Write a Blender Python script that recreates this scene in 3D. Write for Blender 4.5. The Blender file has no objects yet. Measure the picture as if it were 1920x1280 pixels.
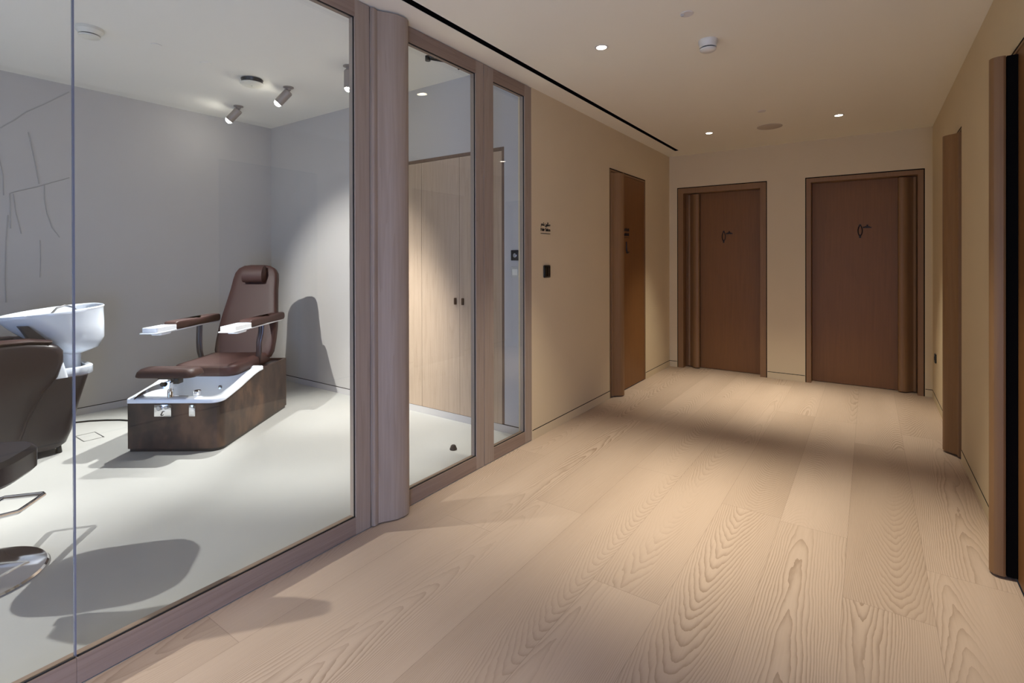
import bpy, bmesh, math, random
from mathutils import Vector, Matrix
random.seed(4)
SC = bpy.context.scene
COL = SC.collection
R = math.radians

# ------------------------------------------------------------------ camera
F, YAW, PIT, ROL, CY = 957.685, 0.6102, -0.0024, -0.0021, 487.42
fwd = Vector((-math.sin(YAW)*math.cos(PIT), math.cos(YAW)*math.cos(PIT), math.sin(PIT)))
rt = Vector((math.cos(YAW), math.sin(YAW), 0)); up = rt.cross(fwd)
r2 = rt*math.cos(ROL)+up*math.sin(ROL); u2 = -rt*math.sin(ROL)+up*math.cos(ROL)
cam = bpy.data.cameras.new('camera'); camo = bpy.data.objects.new('camera', cam); COL.objects.link(camo)
cam.sensor_width = 36; cam.lens = F/1920*36; cam.shift_y = -(640-CY)/1920
cam.clip_start = 0.05; cam.clip_end = 60
M4 = Matrix((r2, u2, -fwd)).transposed().to_4x4(); M4.translation = (0, 0, 1.4)
camo.matrix_world = M4
SC.camera = camo
# ------------------------------------------------------------------ world and exposure
w = bpy.data.worlds.new('world'); SC.world = w; w.use_nodes = True
w.node_tree.nodes['Background'].inputs[0].default_value = (0.5, 0.5, 0.55, 1)
w.node_tree.nodes['Background'].inputs[1].default_value = 0.02
SC.view_settings.view_transform = 'Standard'; SC.view_settings.look = 'None'
SC.view_settings.gamma = 1; SC.view_settings.use_curve_mapping = False
SC.view_settings.exposure = 0.95
# dimensions of the place (metres)
XL, XR, YE, H = -2.132, 0.523, 6.626, 2.72
XS, YS, HS = -5.831, 3.34, 2.954
YB = -3.2                                        # rear end of the corridor and salon
# ------------------------------------------------------------------ lights
WARM = (1.0, 0.94, 0.82); COOL = (1.0, 0.985, 0.96)
def lamp(name, typ, loc, energy, color, target=None, size=0.03, cone=90, blend=0.6, parent=None):
    l = bpy.data.lights.new(name, typ); o = bpy.data.objects.new(name, l); COL.objects.link(o)
    l.energy = energy; l.color = color; o.location = loc
    if typ == 'SPOT':
        l.spot_size = R(cone); l.spot_blend = blend; l.shadow_soft_size = size
    if typ == 'AREA':
        l.shape = 'RECTANGLE'; l.size, l.size_y = size
    if typ == 'POINT': l.shadow_soft_size = size
    if target is not None:
        d = Vector(target)-Vector(loc); o.rotation_euler = d.to_track_quat('-Z', 'Y').to_euler()
    return o
DOWN = [(-1.37, 2.94), (-1.38, 5.60), (-0.23, 5.60), (-0.23, 2.94), (-1.37, 0.28), (-0.23, 0.28), (-1.37, -2.2), (-0.23, -2.2)]
for i, (x, y) in enumerate(DOWN):
    e = 120 if y > 4 else (125 if y > 1 else 55)
    lamp('downlight_beam', 'SPOT', (x, y, H-0.012), e, WARM, (x, y, 0), 0.03, 60, 1.0)
# salon spots: (lamp position, aim point, energy)
SPOTS = [((-5.24, 2.66), (-4.85, 1.2, 0), 190, 44), ((-4.30, 2.63), (-4.5, 0.9, 0), 240, 52), ((-3.43, 2.62), (-3.55, 2.66, 0), 200, 62),
         ((-3.40, -0.2), (-4.25, 3.3, 0.75), 330, 43), ((-4.30, -0.2), (-4.5, 0.2, 0), 80, 44), ((-5.24, -1.5), (-2.9, 0.68, 0), 330, 36),
         ((-2.90, -1.6), (-4.0, -2.0, 0), 170, 74), ((-5.24, -2.2), (-4.4, -1.6, 0), 150, 74)]
# added cool fill lamp at an invented window, unseen corridor rear
lamp('rear_cool_fill', 'AREA', (-0.9, YB+0.03, 1.35), 5, (0.8, 0.86, 1.0), (-1.4, 1.5, 1.0), (1.9, 2.1))
lamp('salon_cool_fill', 'AREA', (-4.2, YB+0.03, 1.2), 30, (0.34, 0.55, 1.0), (-5.8, 0.8, 0.7), (2.4, 1.8))  # added bluish fill for the far salon wall, no window behind it
# added cool fill for the partition frame, at an invented opening behind the camera
lamp('side_cool_fill', 'AREA', (XR-0.03, -0.75, 0.72), 52, (0.30, 0.46, 1.0), (XL, 0.9, 0.45), (1.5, 1.1))

# ------------------------------------------------------------------ helpers
def hx(s):
    v = [int(s[i:i+2], 16)/255 for i in (0, 2, 4)]
    return tuple(c/12.92 if c <= 0.04045 else ((c+0.055)/1.055)**2.4 for c in v)+(1,)
class NT:
    def __init__(s, name):
        s.m = bpy.data.materials.new(name); s.m.use_nodes = True; s.t = s.m.node_tree
        s.b = s.t.nodes['Principled BSDF']; s.out = s.t.nodes['Material Output']
    def n(s, typ, **kw):
        d = s.t.nodes.new(typ)
        for k, v in kw.items():
            if k.startswith('i_'): d.inputs[int(k[2:])].default_value = v
            else: setattr(d, k, v)
        return d
    def l(s, a, b): s.t.links.new(a, b)
    def math(s, op, a, b=None, c=None):
        d = s.t.nodes.new('ShaderNodeMath'); d.operation = op
        for i, v in enumerate((a, b, c)):
            if v is None: continue
            if isinstance(v, (int, float)): d.inputs[i].default_value = v
            else: s.l(v, d.inputs[i])
        return d.outputs[0]
    def mix(s, f, a, b):
        d = s.t.nodes.new('ShaderNodeMix'); d.data_type = 'RGBA'
        for k, v in ((0, f), (6, a), (7, b)):
            if isinstance(v, (int, float, tuple)): d.inputs[k].default_value = v
            else: s.l(v, d.inputs[k])
        return d.outputs[2]
def plain(name, col, rough=0.5, metal=0.0, spec=0.5, noise=0.0, nscale=8, bump=0.0, bscale=200, coat=0.0):
    t = NT(name); c = hx(col) if isinstance(col, str) else col
    t.b.inputs['Base Color'].default_value = c
    t.b.inputs['Roughness'].default_value = rough; t.b.inputs['Metallic'].default_value = metal
    t.b.inputs['Specular IOR Level'].default_value = spec; t.b.inputs['Coat Weight'].default_value = coat
    co = t.n('ShaderNodeTexCoord')
    if noise:
        nz = t.n('ShaderNodeTexNoise'); nz.inputs['Scale'].default_value = nscale; nz.inputs['Detail'].default_value = 6
        t.l(co.outputs['Object'], nz.inputs['Vector'])
        d = tuple(x*(1-noise) for x in c[:3])+(1,); u = tuple(min(1, x*(1+noise)) for x in c[:3])+(1,)
        t.l(t.mix(nz.outputs[0], d, u), t.b.inputs['Base Color'])
    if bump:
        nb = t.n('ShaderNodeTexNoise'); nb.inputs['Scale'].default_value = bscale; nb.inputs['Detail'].default_value = 3
        t.l(co.outputs['Object'], nb.inputs['Vector'])
        bp = t.n('ShaderNodeBump'); bp.inputs['Strength'].default_value = bump; bp.inputs['Distance'].default_value = 0.002
        t.l(nb.outputs[0], bp.inputs['Height']); t.l(bp.outputs[0], t.b.inputs['Normal'])
    return t.m
def wood(name, light, dark, axis='z', rough=0.5, amt=1.0):
    """straight grained oak veneer, grain along axis"""
    t = NT(name); co = t.n('ShaderNodeTexCoord'); mp = t.n('ShaderNodeMapping')
    sc = {'x': (0.35, 9, 9), 'y': (9, 0.35, 9), 'z': (9, 9, 0.35)}[axis]
    mp.inputs['Scale'].default_value = sc; t.l(co.outputs['Object'], mp.inputs['Vector'])
    n1 = t.n('ShaderNodeTexNoise'); n1.inputs['Scale'].default_value = 1.0; n1.inputs['Detail'].default_value = 3; t.l(mp.outputs[0], n1.inputs['Vector'])
    n2 = t.n('ShaderNodeTexNoise'); n2.inputs['Scale'].default_value = 9.0; n2.inputs['Detail'].default_value = 4; t.l(mp.outputs[0], n2.inputs['Vector'])
    band = t.math('FRACT', t.math('MULTIPLY', n1.outputs[0], 9.0))
    band = t.math('POWER', band, 4.0)
    f = t.math('ADD', t.math('MULTIPLY', n2.outputs[0], 0.75*amt), t.math('MULTIPLY', band, 0.22*amt))
    cl = t.n('ShaderNodeClamp'); t.l(f, cl.inputs[0])
    t.l(t.mix(cl.outputs[0], hx(light), hx(dark)), t.b.inputs['Base Color'])
    t.b.inputs['Roughness'].default_value = rough; t.b.inputs['Specular IOR Level'].default_value = 0.35
    return t.m
def plank_floor():
    t = NT('oak_planks'); co = t.n('ShaderNodeTexCoord'); sp = t.n('ShaderNodeSeparateXYZ'); t.l(co.outputs['Object'], sp.inputs[0])
    X, Y = sp.outputs[0], sp.outputs[1]; W_, L_ = 0.30, 2.15
    xs = t.math('DIVIDE', t.math('ADD', X, 3.09), W_)
    row = t.math('FLOOR', xs); xf = t.math('SUBTRACT', t.math('FRACT', xs), 0.5)
    wn = t.n('ShaderNodeTexWhiteNoise', noise_dimensions='1D'); t.l(row, wn.inputs['W'])
    ys = t.math('ADD', t.math('DIVIDE', Y, L_), t.math('MULTIPLY', wn.outputs[0], 7.0))
    cid = t.math('FLOOR', ys); yf = t.math('SUBTRACT', t.math('FRACT', ys), 0.5)
    cv = t.n('ShaderNodeCombineXYZ'); t.l(row, cv.inputs[0]); t.l(cid, cv.inputs[1])
    w2 = t.n('ShaderNodeTexWhiteNoise', noise_dimensions='2D'); t.l(cv.outputs[0], w2.inputs['Vector'])
    rs = t.n('ShaderNodeSeparateColor'); t.l(w2.outputs['Color'], rs.inputs[0]); ra, rb, rc = rs.outputs
    # noise warped coordinates, shifted for each plank
    nv = t.n('ShaderNodeCombineXYZ')
    t.l(t.math('MULTIPLY', X, 3.2), nv.inputs[0]); t.l(t.math('MULTIPLY', Y, 0.55), nv.inputs[1]); t.l(t.math('MULTIPLY', ra, 60.0), nv.inputs[2])
    nz = t.n('ShaderNodeTexNoise'); nz.inputs['Scale'].default_value = 1.6; nz.inputs['Detail'].default_value = 2.0; nz.inputs['Roughness'].default_value = 0.45
    t.l(nv.outputs[0], nz.inputs['Vector'])
    nv2 = t.n('ShaderNodeCombineXYZ')
    t.l(t.math('MULTIPLY', X, 30.0), nv2.inputs[0]); t.l(t.math('MULTIPLY', Y, 6.0), nv2.inputs[1]); t.l(t.math('MULTIPLY', rb, 60.0), nv2.inputs[2])
    nw = t.n('ShaderNodeTexNoise'); nw.inputs['Scale'].default_value = 1.0; nw.inputs['Detail'].default_value = 3.0
    t.l(nv2.outputs[0], nw.inputs['Vector'])
    # cathedral arches: parabolas around an off-centre pith line
    xc = t.math('ADD', xf, t.math('MULTIPLY', t.math('SUBTRACT', rc, 0.5), 0.9))
    par = t.math('MULTIPLY', t.math('POWER', t.math('ABSOLUTE', xc), 1.7), 34.0)
    sgn = t.math('SUBTRACT', t.math('MULTIPLY', t.math('GREATER_THAN', ra, 0.5), 2.0), 1.0)
    v = t.math('ADD', par, t.math('MULTIPLY', t.math('MULTIPLY', yf, sgn), t.math('ADD', t.math('MULTIPLY', t.math('POWER', rb, 1.5), 52.0), 3.0)))
    v = t.math('ADD', v, t.math('MULTIPLY', nz.outputs[0], 9.0))
    v = t.math('ADD', v, t.math('MULTIPLY', nw.outputs[0], 1.1))
    ring = t.math('POWER', t.math('FRACT', v), 2.6)
    # grain strength varies along the plank
    nb = t.n('ShaderNodeTexNoise'); nb.inputs['Scale'].default_value = 1.3; nb.inputs['Detail'].default_value = 1.0; t.l(nv.outputs[0], nb.inputs['Vector'])
    st = t.math('MULTIPLY', t.math('ADD', nb.outputs[0], -0.28), 1.9)
    cl = t.n('ShaderNodeClamp'); t.l(st, cl.inputs[0])
    ring = t.math('MULTIPLY', ring, cl.outputs[0])
    # pores
    pv = t.n('ShaderNodeCombineXYZ'); t.l(t.math('MULTIPLY', X, 160.0), pv.inputs[0]); t.l(t.math('MULTIPLY', Y, 6.0), pv.inputs[1]); t.l(ra, pv.inputs[2])
    pn = t.n('ShaderNodeTexNoise'); pn.inputs['Scale'].default_value = 1.0; pn.inputs['Detail'].default_value = 2.0; t.l(pv.outputs[0], pn.inputs['Vector'])
    f = t.math('ADD', t.math('MULTIPLY', ring, 1.0), t.math('MULTIPLY', pn.outputs[0], 0.22))
    c1 = t.n('ShaderNodeClamp'); t.l(f, c1.inputs[0])
    base = t.mix(ra, hx('bda68f'), hx('c9b29b'))
    col = t.mix(c1.outputs[0], base, hx('8f775f'))
    ex = t.math('GREATER_THAN', t.math('ABSOLUTE', xf), 0.4962)
    ey = t.math('GREATER_THAN', t.math('ABSOLUTE', yf), 0.4994)
    seam = t.math('MULTIPLY', t.math('MAXIMUM', ex, ey), 0.30)
    col = t.mix(seam, col, hx('5b4633'))
    t.l(col, t.b.inputs['Base Color']); t.b.inputs['Roughness'].default_value = 0.52; t.b.inputs['Specular IOR Level'].default_value = 0.4
    return t.m
def emit(name, col, s):
    t = NT(name); t.b.inputs['Base Color'].default_value = (1, 1, 1, 1)
    t.b.inputs['Emission Color'].default_value = col; t.b.inputs['Emission Strength'].default_value = s
    return t.m
def glass_mat():
    t = NT('clear_glass'); tr = t.n('ShaderNodeBsdfTransparent'); gl = t.n('ShaderNodeBsdfGlossy'); gl.inputs['Roughness'].default_value = 0.0
    tr.inputs[0].default_value = (0.975, 0.985, 0.98, 1); gl.inputs[0].default_value = (1, 1, 1, 1)
    lw = t.n('ShaderNodeLayerWeight'); lw.inputs[0].default_value = 0.5
    f = t.math('ADD', t.math('MULTIPLY', t.math('POWER', lw.outputs['Facing'], 5.0), 0.92), 0.035)
    mx = t.n('ShaderNodeMixShader'); t.l(f, mx.inputs[0]); t.l(tr.outputs[0], mx.inputs[1]); t.l(gl.outputs[0], mx.inputs[2])
    t.l(mx.outputs[0], t.out.inputs[0]); return t.m

M = dict(
    wall=plain('sand_plaster', 'd9c6a0', 0.85, noise=0.03, nscale=3, bump=0.25, bscale=350),
    swall=plain('grey_plaster', 'bbb7b2', 0.85, noise=0.03, nscale=3, bump=0.25, bscale=350),
    ceil=plain('ceiling_paint', 'eee6cd', 0.9, bump=0.1, bscale=300),
    sceil=plain('salon_ceiling_paint', 'e9e5da', 0.9, bump=0.1, bscale=300),
    sfloor=plain('pale_microcement', 'adada9', 0.62, noise=0.05, nscale=2.2, spec=0.3),
    sbase=plain('salon_baseboard', 'c0bdbb', 0.6),
    floor=plank_floor(),
    frame_z=wood('oak_frame_upright', 'ab9a88', '887766', 'z'),
    frame_y=wood('oak_frame_rail', '9c8775', '786353', 'y'),
    door=wood('dark_oak_door', '885d33', '6b4825', 'z', 0.5, 0.7),
    dframe=wood('dark_oak_frame', '936f49', '765636', 'z', 0.5, 0.7),
    cab=wood('cabinet_oak', 'c0aa94', 'a08a75', 'z', 0.5),
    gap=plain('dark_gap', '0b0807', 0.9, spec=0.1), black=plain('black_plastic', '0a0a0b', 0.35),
    gasket=plain('black_gasket', '17130f', 0.6), glass=glass_mat(),
    chrome=plain('chrome', 'dcdde0', 0.08, metal=1), steel=plain('brushed_steel', 'a8a8aa', 0.3, metal=1),
    leather=plain('brown_leather', '372422', 0.5, spec=0.25, noise=0.05, nscale=30, bump=0.1, bscale=500),
    darkleather=plain('black_brown_shell', '2a2224', 0.3),
    ceramic=plain('white_ceramic', 'e2eaf5', 0.12, coat=0.5), acrylic=plain('white_acrylic', 'e8edf4', 0.18, coat=0.4),
    whitep=plain('white_plastic', 'dedacb', 0.35), greyp=plain('light_grey_plastic', 'b9b6ad', 0.4),
    rust=None, silver=plain('spot_body', '9b9189', 0.45, metal=0.3), cable=plain('cable_rubber', '121213', 0.5),
    ink=plain('black_lettering', '0d0906', 0.5), dink=plain('dark_brown_lettering', '1c0d07', 0.5),
    bulb_w=emit('warm_lamp', (1, 0.86, 0.66, 1), 14), bulb_c=emit('cool_lamp', (1, 0.97, 0.9, 1), 45),
    pane=emit('cool_fill_panel', (0.7, 0.8, 1, 1), 0.8), relief=plain('relief_plaster', 'aaa6a1', 0.85),  # cool emission is for the added, unseen windows
    cover=plain('ceiling_cover', 'd8cfc0', 0.7), grille=plain('speaker_mesh', 'c0b29c', 0.8, bump=0.6, bscale=600),
    joint=plain('silicone_joint', '6d7078', 0.15))
def rust_mat():
    t = NT('rusty_brown_laminate'); co = t.n('ShaderNodeTexCoord')
    n1 = t.n('ShaderNodeTexNoise'); n1.inputs['Scale'].default_value = 3.5; n1.inputs['Detail'].default_value = 8; n1.inputs['Roughness'].default_value = 0.62
    mp = t.n('ShaderNodeMapping'); mp.inputs['Scale'].default_value = (1.4, 1.4, 0.8); t.l(co.outputs['Object'], mp.inputs[0]); t.l(mp.outputs[0], n1.inputs['Vector'])
    cr = t.n('ShaderNodeValToRGB'); e = cr.color_ramp.elements
    e[0].position = 0.34; e[0].color = hx('262020'); e[1].position = 0.66; e[1].color = hx('644c3c')
    m = cr.color_ramp.elements.new(0.5); m.color = hx('41342d')
    t.l(n1.outputs[0], cr.inputs[0]); t.l(cr.outputs[0], t.b.inputs['Base Color']); t.b.inputs['Roughness'].default_value = 0.45; t.b.inputs['Specular IOR Level'].default_value = 0.3
    return t.m
M['rust'] = rust_mat()

class MB:
    """collects shapes into one mesh"""
    def __init__(s): s.bm = bmesh.new()
    def box(s, a, b, bev=0, seg=2):
        t = bmesh.new(); bmesh.ops.create_cube(t, size=1)
        c = [(a[i]+b[i])/2 for i in range(3)]; d = [abs(b[i]-a[i]) for i in range(3)]
        for v in t.verts: v.co = Vector([v.co[i]*d[i]+c[i] for i in range(3)])
        if bev: bmesh.ops.bevel(t, geom=t.edges[:], offset=min(bev, min(d)*0.49), segments=seg, affect='EDGES', profile=0.5)
        s.add(t); return s
    def add(s, t, mat=None):
        if mat is not None: bmesh.ops.transform(t, matrix=mat, verts=t.verts[:])
        me = bpy.data.meshes.new('tmp'); t.to_mesh(me); t.free(); s.bm.from_mesh(me); bpy.data.meshes.remove(me); return s
    def loft(s, loops, cap0=True, cap1=True, closed=True):
        vs = [[s.bm.verts.new(p) for p in lp] for lp in loops]; n = len(vs[0])
        for a, b in zip(vs, vs[1:]):
            for i in range(n if closed else n-1):
                j = (i+1) % n
                s.bm.faces.new((a[i], a[j], b[j], b[i]))
        if cap0: s.bm.faces.new(vs[0][::-1])
        if cap1: s.bm.faces.new(vs[-1])
        return s
    def prism(s, poly, z0, z1):
        return s.loft([[(x, y, z0) for x, y in poly], [(x, y, z1) for x, y in poly]])
    def lathe(s, prof, c=(0, 0, 0), n=40, axis=None):
        loops = []
        t = MB()
        for r, z in prof:
            loops.append([(max(r, 1e-4)*math.cos(2*math.pi*i/n), max(r, 1e-4)*math.sin(2*math.pi*i/n), z) for i in range(n)])
        t.loft(loops)
        mt = Matrix.Translation(c)
        if axis is not None: mt = mt @ Vector(axis).normalized().to_track_quat('Z', 'Y').to_matrix().to_4x4()
        return s.add(t.bm, mt)
    def tube(s, pts, r, n=12, closed=False, rz=None):
        pts = [Vector(p) for p in pts]; loops = []; m = len(pts); prev = None
        for i, p in enumerate(pts):
            if closed: d = pts[(i+1) % m]-pts[(i-1) % m]
            else: d = pts[min(i+1, m-1)]-pts[max(i-1, 0)]
            d.normalize()
            a = prev if prev is not None else (Vector((0, 0, 1)) if abs(d.z) < 0.9 else Vector((1, 0, 0)))
            a = (a-d*a.dot(d)).normalized(); prev = a; b = d.cross(a)
            rr = r[i] if isinstance(r, (list, tuple)) else r
            loops.append([tuple(p+a*rr*math.sin(2*math.pi*k/n)+b*(rz or rr)*math.cos(2*math.pi*k/n)) for k in range(n)])
        if closed: loops.append(loops[0]); return s.loft(loops, False, False)
        return s.loft(loops)
    def done(s, name, mat, parent=None, smooth=True, label=None, bevel=0, sub=0, angle=35):
        bmesh.ops.remove_doubles(s.bm, verts=s.bm.verts[:], dist=1e-5)
        bmesh.ops.recalc_face_normals(s.bm, faces=s.bm.faces[:])
        me = bpy.data.meshes.new(name); s.bm.to_mesh(me); s.bm.free()
        o = bpy.data.objects.new(name, me); COL.objects.link(o); me.materials.append(mat if not isinstance(mat, str) else M[mat])
        if parent is not None: o.parent = parent
        if label: o['label'] = label
        if bevel:
            md = o.modifiers.new('bevel', 'BEVEL'); md.width = bevel; md.segments = 3; md.limit_method = 'ANGLE'; md.angle_limit = R(40)
        if sub:
            md = o.modifiers.new('sub', 'SUBSURF'); md.levels = sub; md.render_levels = sub
        if smooth:
            me.shade_smooth()
            try: me.set_sharp_from_angle(angle=R(angle))
            except Exception: pass
        return o
def empty(name, loc=(0, 0, 0), rz=0):
    o = bpy.data.objects.new(name, None); COL.objects.link(o); o.location = loc; o.rotation_euler = (0, 0, rz); o.empty_display_size = 0.1
    return o
def tag(o, label, cat, group=None):
    o['label'] = label; o['category'] = cat
    if group: o['group'] = group
    return o
def struct(o): o['kind'] = 'structure'; return o
def text(name, s, size, mat, parent, mtx, ext=0.002):
    c = bpy.data.curves.new(name, 'FONT'); c.body = s; c.size = size; c.extrude = ext; c.align_x = 'CENTER'; c.offset = size*0.012
    o = bpy.data.objects.new('tmp_text', c); COL.objects.link(o)
    dg = bpy.context.evaluated_depsgraph_get(); dg.update()
    me = bpy.data.meshes.new_from_object(o.evaluated_get(dg)); bpy.data.objects.remove(o)
    me.transform(mtx); me.materials.clear(); me.materials.append(M[mat]); me.name = name
    q = bpy.data.objects.new(name, me); COL.objects.link(q); q.parent = parent; return q

# ------------------------------------------------------------------ room shell
T = 0.12
struct(MB().box((XL, YB, -0.1), (XR, YE+0.3, 0)).done('floor', 'floor', smooth=False))
struct(MB().box((XS-T, YB, -0.1), (XL, YS+T, 0)).done('floor_salon', 'sfloor', smooth=False))
# corridor ceiling with the slot left open
SX0, SX1, SY1 = -1.955, -1.908, 6.30
m = MB().box((XL-T, YB, H), (SX0, YE+T, H+0.1)).box((SX1, YB, H), (XR+T, YE+T, H+0.1)).box((SX0, SY1, H), (SX1, YE+T, H+0.1))
struct(m.done('ceiling', 'ceil', smooth=False))
struct(MB().box((XS-T, YB, HS), (XL, YS+T, HS+0.1)).done('ceiling_salon', 'sceil', smooth=False))
slot = MB().box((SX0+0.0005, YB+0.01, H+0.05), (SX1-0.0005, SY1-0.0005, H+0.055)).box((SX0+0.0005, YB+0.01, H+0.001), (SX0+0.003, SY1-0.0005, H+0.05)).box((SX1-0.003, YB+0.01, H+0.001), (SX1-0.0005, SY1-0.0005, H+0.05)).box((SX0+0.0005, SY1-0.004, H+0.001), (SX1-0.0005, SY1-0.0005, H+0.05)).done('air_slot', 'gap', smooth=False)
tag(slot, 'long thin black air slot running along the corridor ceiling beside the glass partition', 'air vent')

def wall_y(name, x0, x1, ya, yb, z1, ops, mat):
    """wall running along y, with openings (y0, y1, height)"""
    m = MB(); y = ya
    for (a, b, h) in sorted(ops):
        m.box((x0, y, 0), (x1, a, z1)); m.box((x0, a, h), (x1, b, z1)); y = b
    m.box((x0, y, 0), (x1, yb, z1)); return struct(m.done(name, mat, smooth=False))
D3 = (4.757, 5.757); D6 = (4.668, 5.668); D7 = (2.27, 3.27)
wall_y('wall_left', XL-T, XL, 3.31, YE, H, [(D3[0], D3[1], 2.312)], 'wall')
wall_y('wall_right', XR, XR+0.2, YB, YE, H, [(-1.55, 0.05, 1.35), (D6[0], D6[1], 2.312), (D7[0], D7[1], 2.312)], 'wall')
D4 = (-2.030, -0.982); D5 = (-0.591, 0.462)
m = MB(); x = XL-T
for a, b in (D4, D5): m.box((x, YE, 0), (a, YE+0.25, H)); m.box((a, YE, 2.308), (b, YE+0.25, H)); x = b
m.box((x, YE, 0), (XR+0.2, YE+0.25, H)); struct(m.done('wall_end', 'wall', smooth=False))
m = MB().box((XL-T, YB-T, 0), (-1.85, YB, H)).box((0.05, YB-T, 0), (XR+0.2, YB, H)).box((-1.85, YB-T, 0), (0.05, YB, 0.3)).box((-1.85, YB-T, 2.4), (0.05, YB, H))
struct(m.done('wall_rear', 'wall', smooth=False))
wn = struct(empty('added_window_4', (-0.9, YB, 0.3)))  # unseen window added to go with the rear fill lamp
MB().box((-0.95, -0.06, 0), (0.95, -0.05, 2.1)).done('fill_panel', 'pane', wn, smooth=False)
MB().box((-0.95, -0.05, 0), (-0.9, 0, 2.1)).box((0.9, -0.05, 0), (0.95, 0, 2.1)).box((-0.9, -0.05, 0), (0.9, 0, 0.05)).box((-0.9, -0.05, 2.05), (0.9, 0, 2.1)).done('fill_panel_frame', 'dframe', wn, smooth=False)
w5 = struct(empty('added_window_5', (XR, -0.75, 0)))  # unseen low opening added to carry the cool side fill
MB().box((0.08, -0.8, 0.0), (0.1, 0.8, 1.35)).done('fill_panel', 'pane', w5, smooth=False)
MB().box((0.0, -0.8, 0), (0.08, -0.76, 1.35)).box((0.0, 0.76, 0), (0.08, 0.8, 1.35)).box((0.0, -0.76, 1.31), (0.08, 0.76, 1.35)).done('fill_panel_frame', 'dframe', w5, smooth=False)
# salon walls
struct(MB().box((XS-T, YB, 0), (XS, YS+T, HS)).done('wall_salon_far', 'swall', smooth=False))
CABX0, CABX1, CABZ = -4.262, -2.411, 2.305
m = MB().box((XS, YS, 0), (CABX0, YS+T, HS)).box((CABX1, YS, 0), (XL-T, YS+T, HS)).box((CABX0, YS, CABZ), (CABX1, YS+T, HS)).box((CABX0, YS, 0), (CABX1, YS+T, 0.058))
struct(m.done('wall_salon_side', 'swall', smooth=False))
struct(MB().box((XS-T, YB-T, 0), (XL-T, YB, HS)).done('wall_salon_rear', 'swall', smooth=False))
struct(MB().box((XL-T, YB, H+0.1), (XL, YS+T, HS)).done('wall_bulkhead', 'swall', smooth=False))
# baseboards: flush strip with a dark groove above
def baseboard(name, segs, z, mat, gapz=0.006, wide=0.003):
    o = MB()
    g = MB()
    for (x0, y0, x1, y1, nx, ny) in segs:
        def q(mb, za, zb, d):
            xs = sorted((x0, x1, )); ys = sorted((y0, y1))
            if nx: mb.box((min(x0, x0+nx*d), ys[0], za), (max(x0, x0+nx*d), ys[1], zb))
            else: mb.box((xs[0], min(y0, y0+ny*d), za), (xs[1], max(y0, y0+ny*d), zb))
        q(o, 0, z, wide); q(g, z, z+gapz, 0.0015)
    b = struct(o.done(name, mat, smooth=False)); g.done('shadow_groove', 'gap', b, smooth=False); return b
baseboard('baseboard_left', [(XL, 3.32, XL, D3[0]-0.004, 1, 0), (XL, D3[1]+0.004, XL, YE, 1, 0)], 0.070, 'wall')
baseboard('baseboard_end', [(XL, YE, D4[0]-0.004, YE, 0, -1), (D4[1]+0.004, YE, D5[0]-0.004, YE, 0, -1), (D5[1]+0.004, YE, XR, YE, 0, -1)], 0.070, 'wall')
baseboard('baseboard_right', [(XR, D6[1]+0.004, XR, YE, -1, 0), (XR, D7[1]+0.004, XR, D6[0]-0.004, -1, 0), (XR, YB, XR, -1.56, -1, 0), (XR, 0.06, XR, D7[0]-0.004, -1, 0)], 0.070, 'wall')
baseboard('baseboard_salon', [(XS, YB, XS, YS, 1, 0), (XS, YS, XL-T, YS, 0, -1)], 0.060, 'sbase', 0.007)

# ------------------------------------------------------------------ wave-shaped full height pull
def pull_profile(w, lip=0.02, top=0.09, base=0.0, flip=False):
    P = [(0, base), (0, lip-0.004), (0.006, lip)]
    ctrl = [(0.05, lip+0.001), (0.16, lip-0.006), (0.28, lip+0.006), (0.42, lip+(top-lip)*0.55), (0.56, lip+(top-lip)*0.86), (0.70, top-0.002), (0.80, top), (0.90, top-0.004), (0.965, top-0.012), (1.0, top-0.026), (1.0, top-0.042), (0.97, top-0.05), (0.62, top-0.062), (0.6, base)]
    P += [(a*w, b) for a, b in ctrl]
    if flip: P = [(w-a, b) for a, b in P][::-1]
    return P
def door(name, origin, rz, width, height, rec, fw, pull, flip, label=None):
    """local x to the right as seen, y into the wall"""
    d = struct(empty(name, origin, rz))
    g = 0.009; W = width
    # dark shadow line around the frame
    MB().box((0, 0.001, 0), (g, rec+0.05, height)).box((W-g, 0.001, 0), (W, rec+0.05, height)).box((0, 0.001, height-g), (W, rec+0.05, height+0.001)).box((0, rec+0.04, 0), (W, rec+0.05, height)).done('shadow_gap', 'gap', d, smooth=False)
    MB().box((g, 0, 0), (fw, rec+0.04, height-g)).box((W-fw, 0, 0), (W-g, rec+0.04, height-g)).box((fw, 0, height-fw), (W-fw, rec+0.04, height-g)).done('frame', 'dframe', d, smooth=False)
    leaf = MB().box((fw+0.003, rec, 0.006), (W-fw-0.003, rec+0.038, height-fw-0.003)).done('leaf', 'door', d, smooth=False)
    a, b = pull
    prof = [(a+x, rec-y) for x, y in pull_profile(b-a, base=-0.001, flip=flip)]
    MB().prism(prof, 0.012, height-fw-0.012).done('pull', 'dframe', d, angle=30)
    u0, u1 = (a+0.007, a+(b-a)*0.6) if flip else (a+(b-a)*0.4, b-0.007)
    MB().box((u0, rec-0.036, 0.013), (u1, rec-0.0005, height-fw-0.013)).done('undercut_shade', 'gap', d, smooth=False)  # near-black box paints the shade under the pull's overhang
    return d
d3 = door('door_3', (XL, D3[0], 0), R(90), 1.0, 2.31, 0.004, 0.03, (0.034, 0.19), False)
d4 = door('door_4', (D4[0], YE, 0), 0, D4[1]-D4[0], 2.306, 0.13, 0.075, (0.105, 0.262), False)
d5 = door('door_5', (D5[0], YE, 0), 0, D5[1]-D5[0], 2.306, 0.13, 0.055, (D5[1]-D5[0]-0.215, D5[1]-D5[0]-0.06), True)
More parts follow.
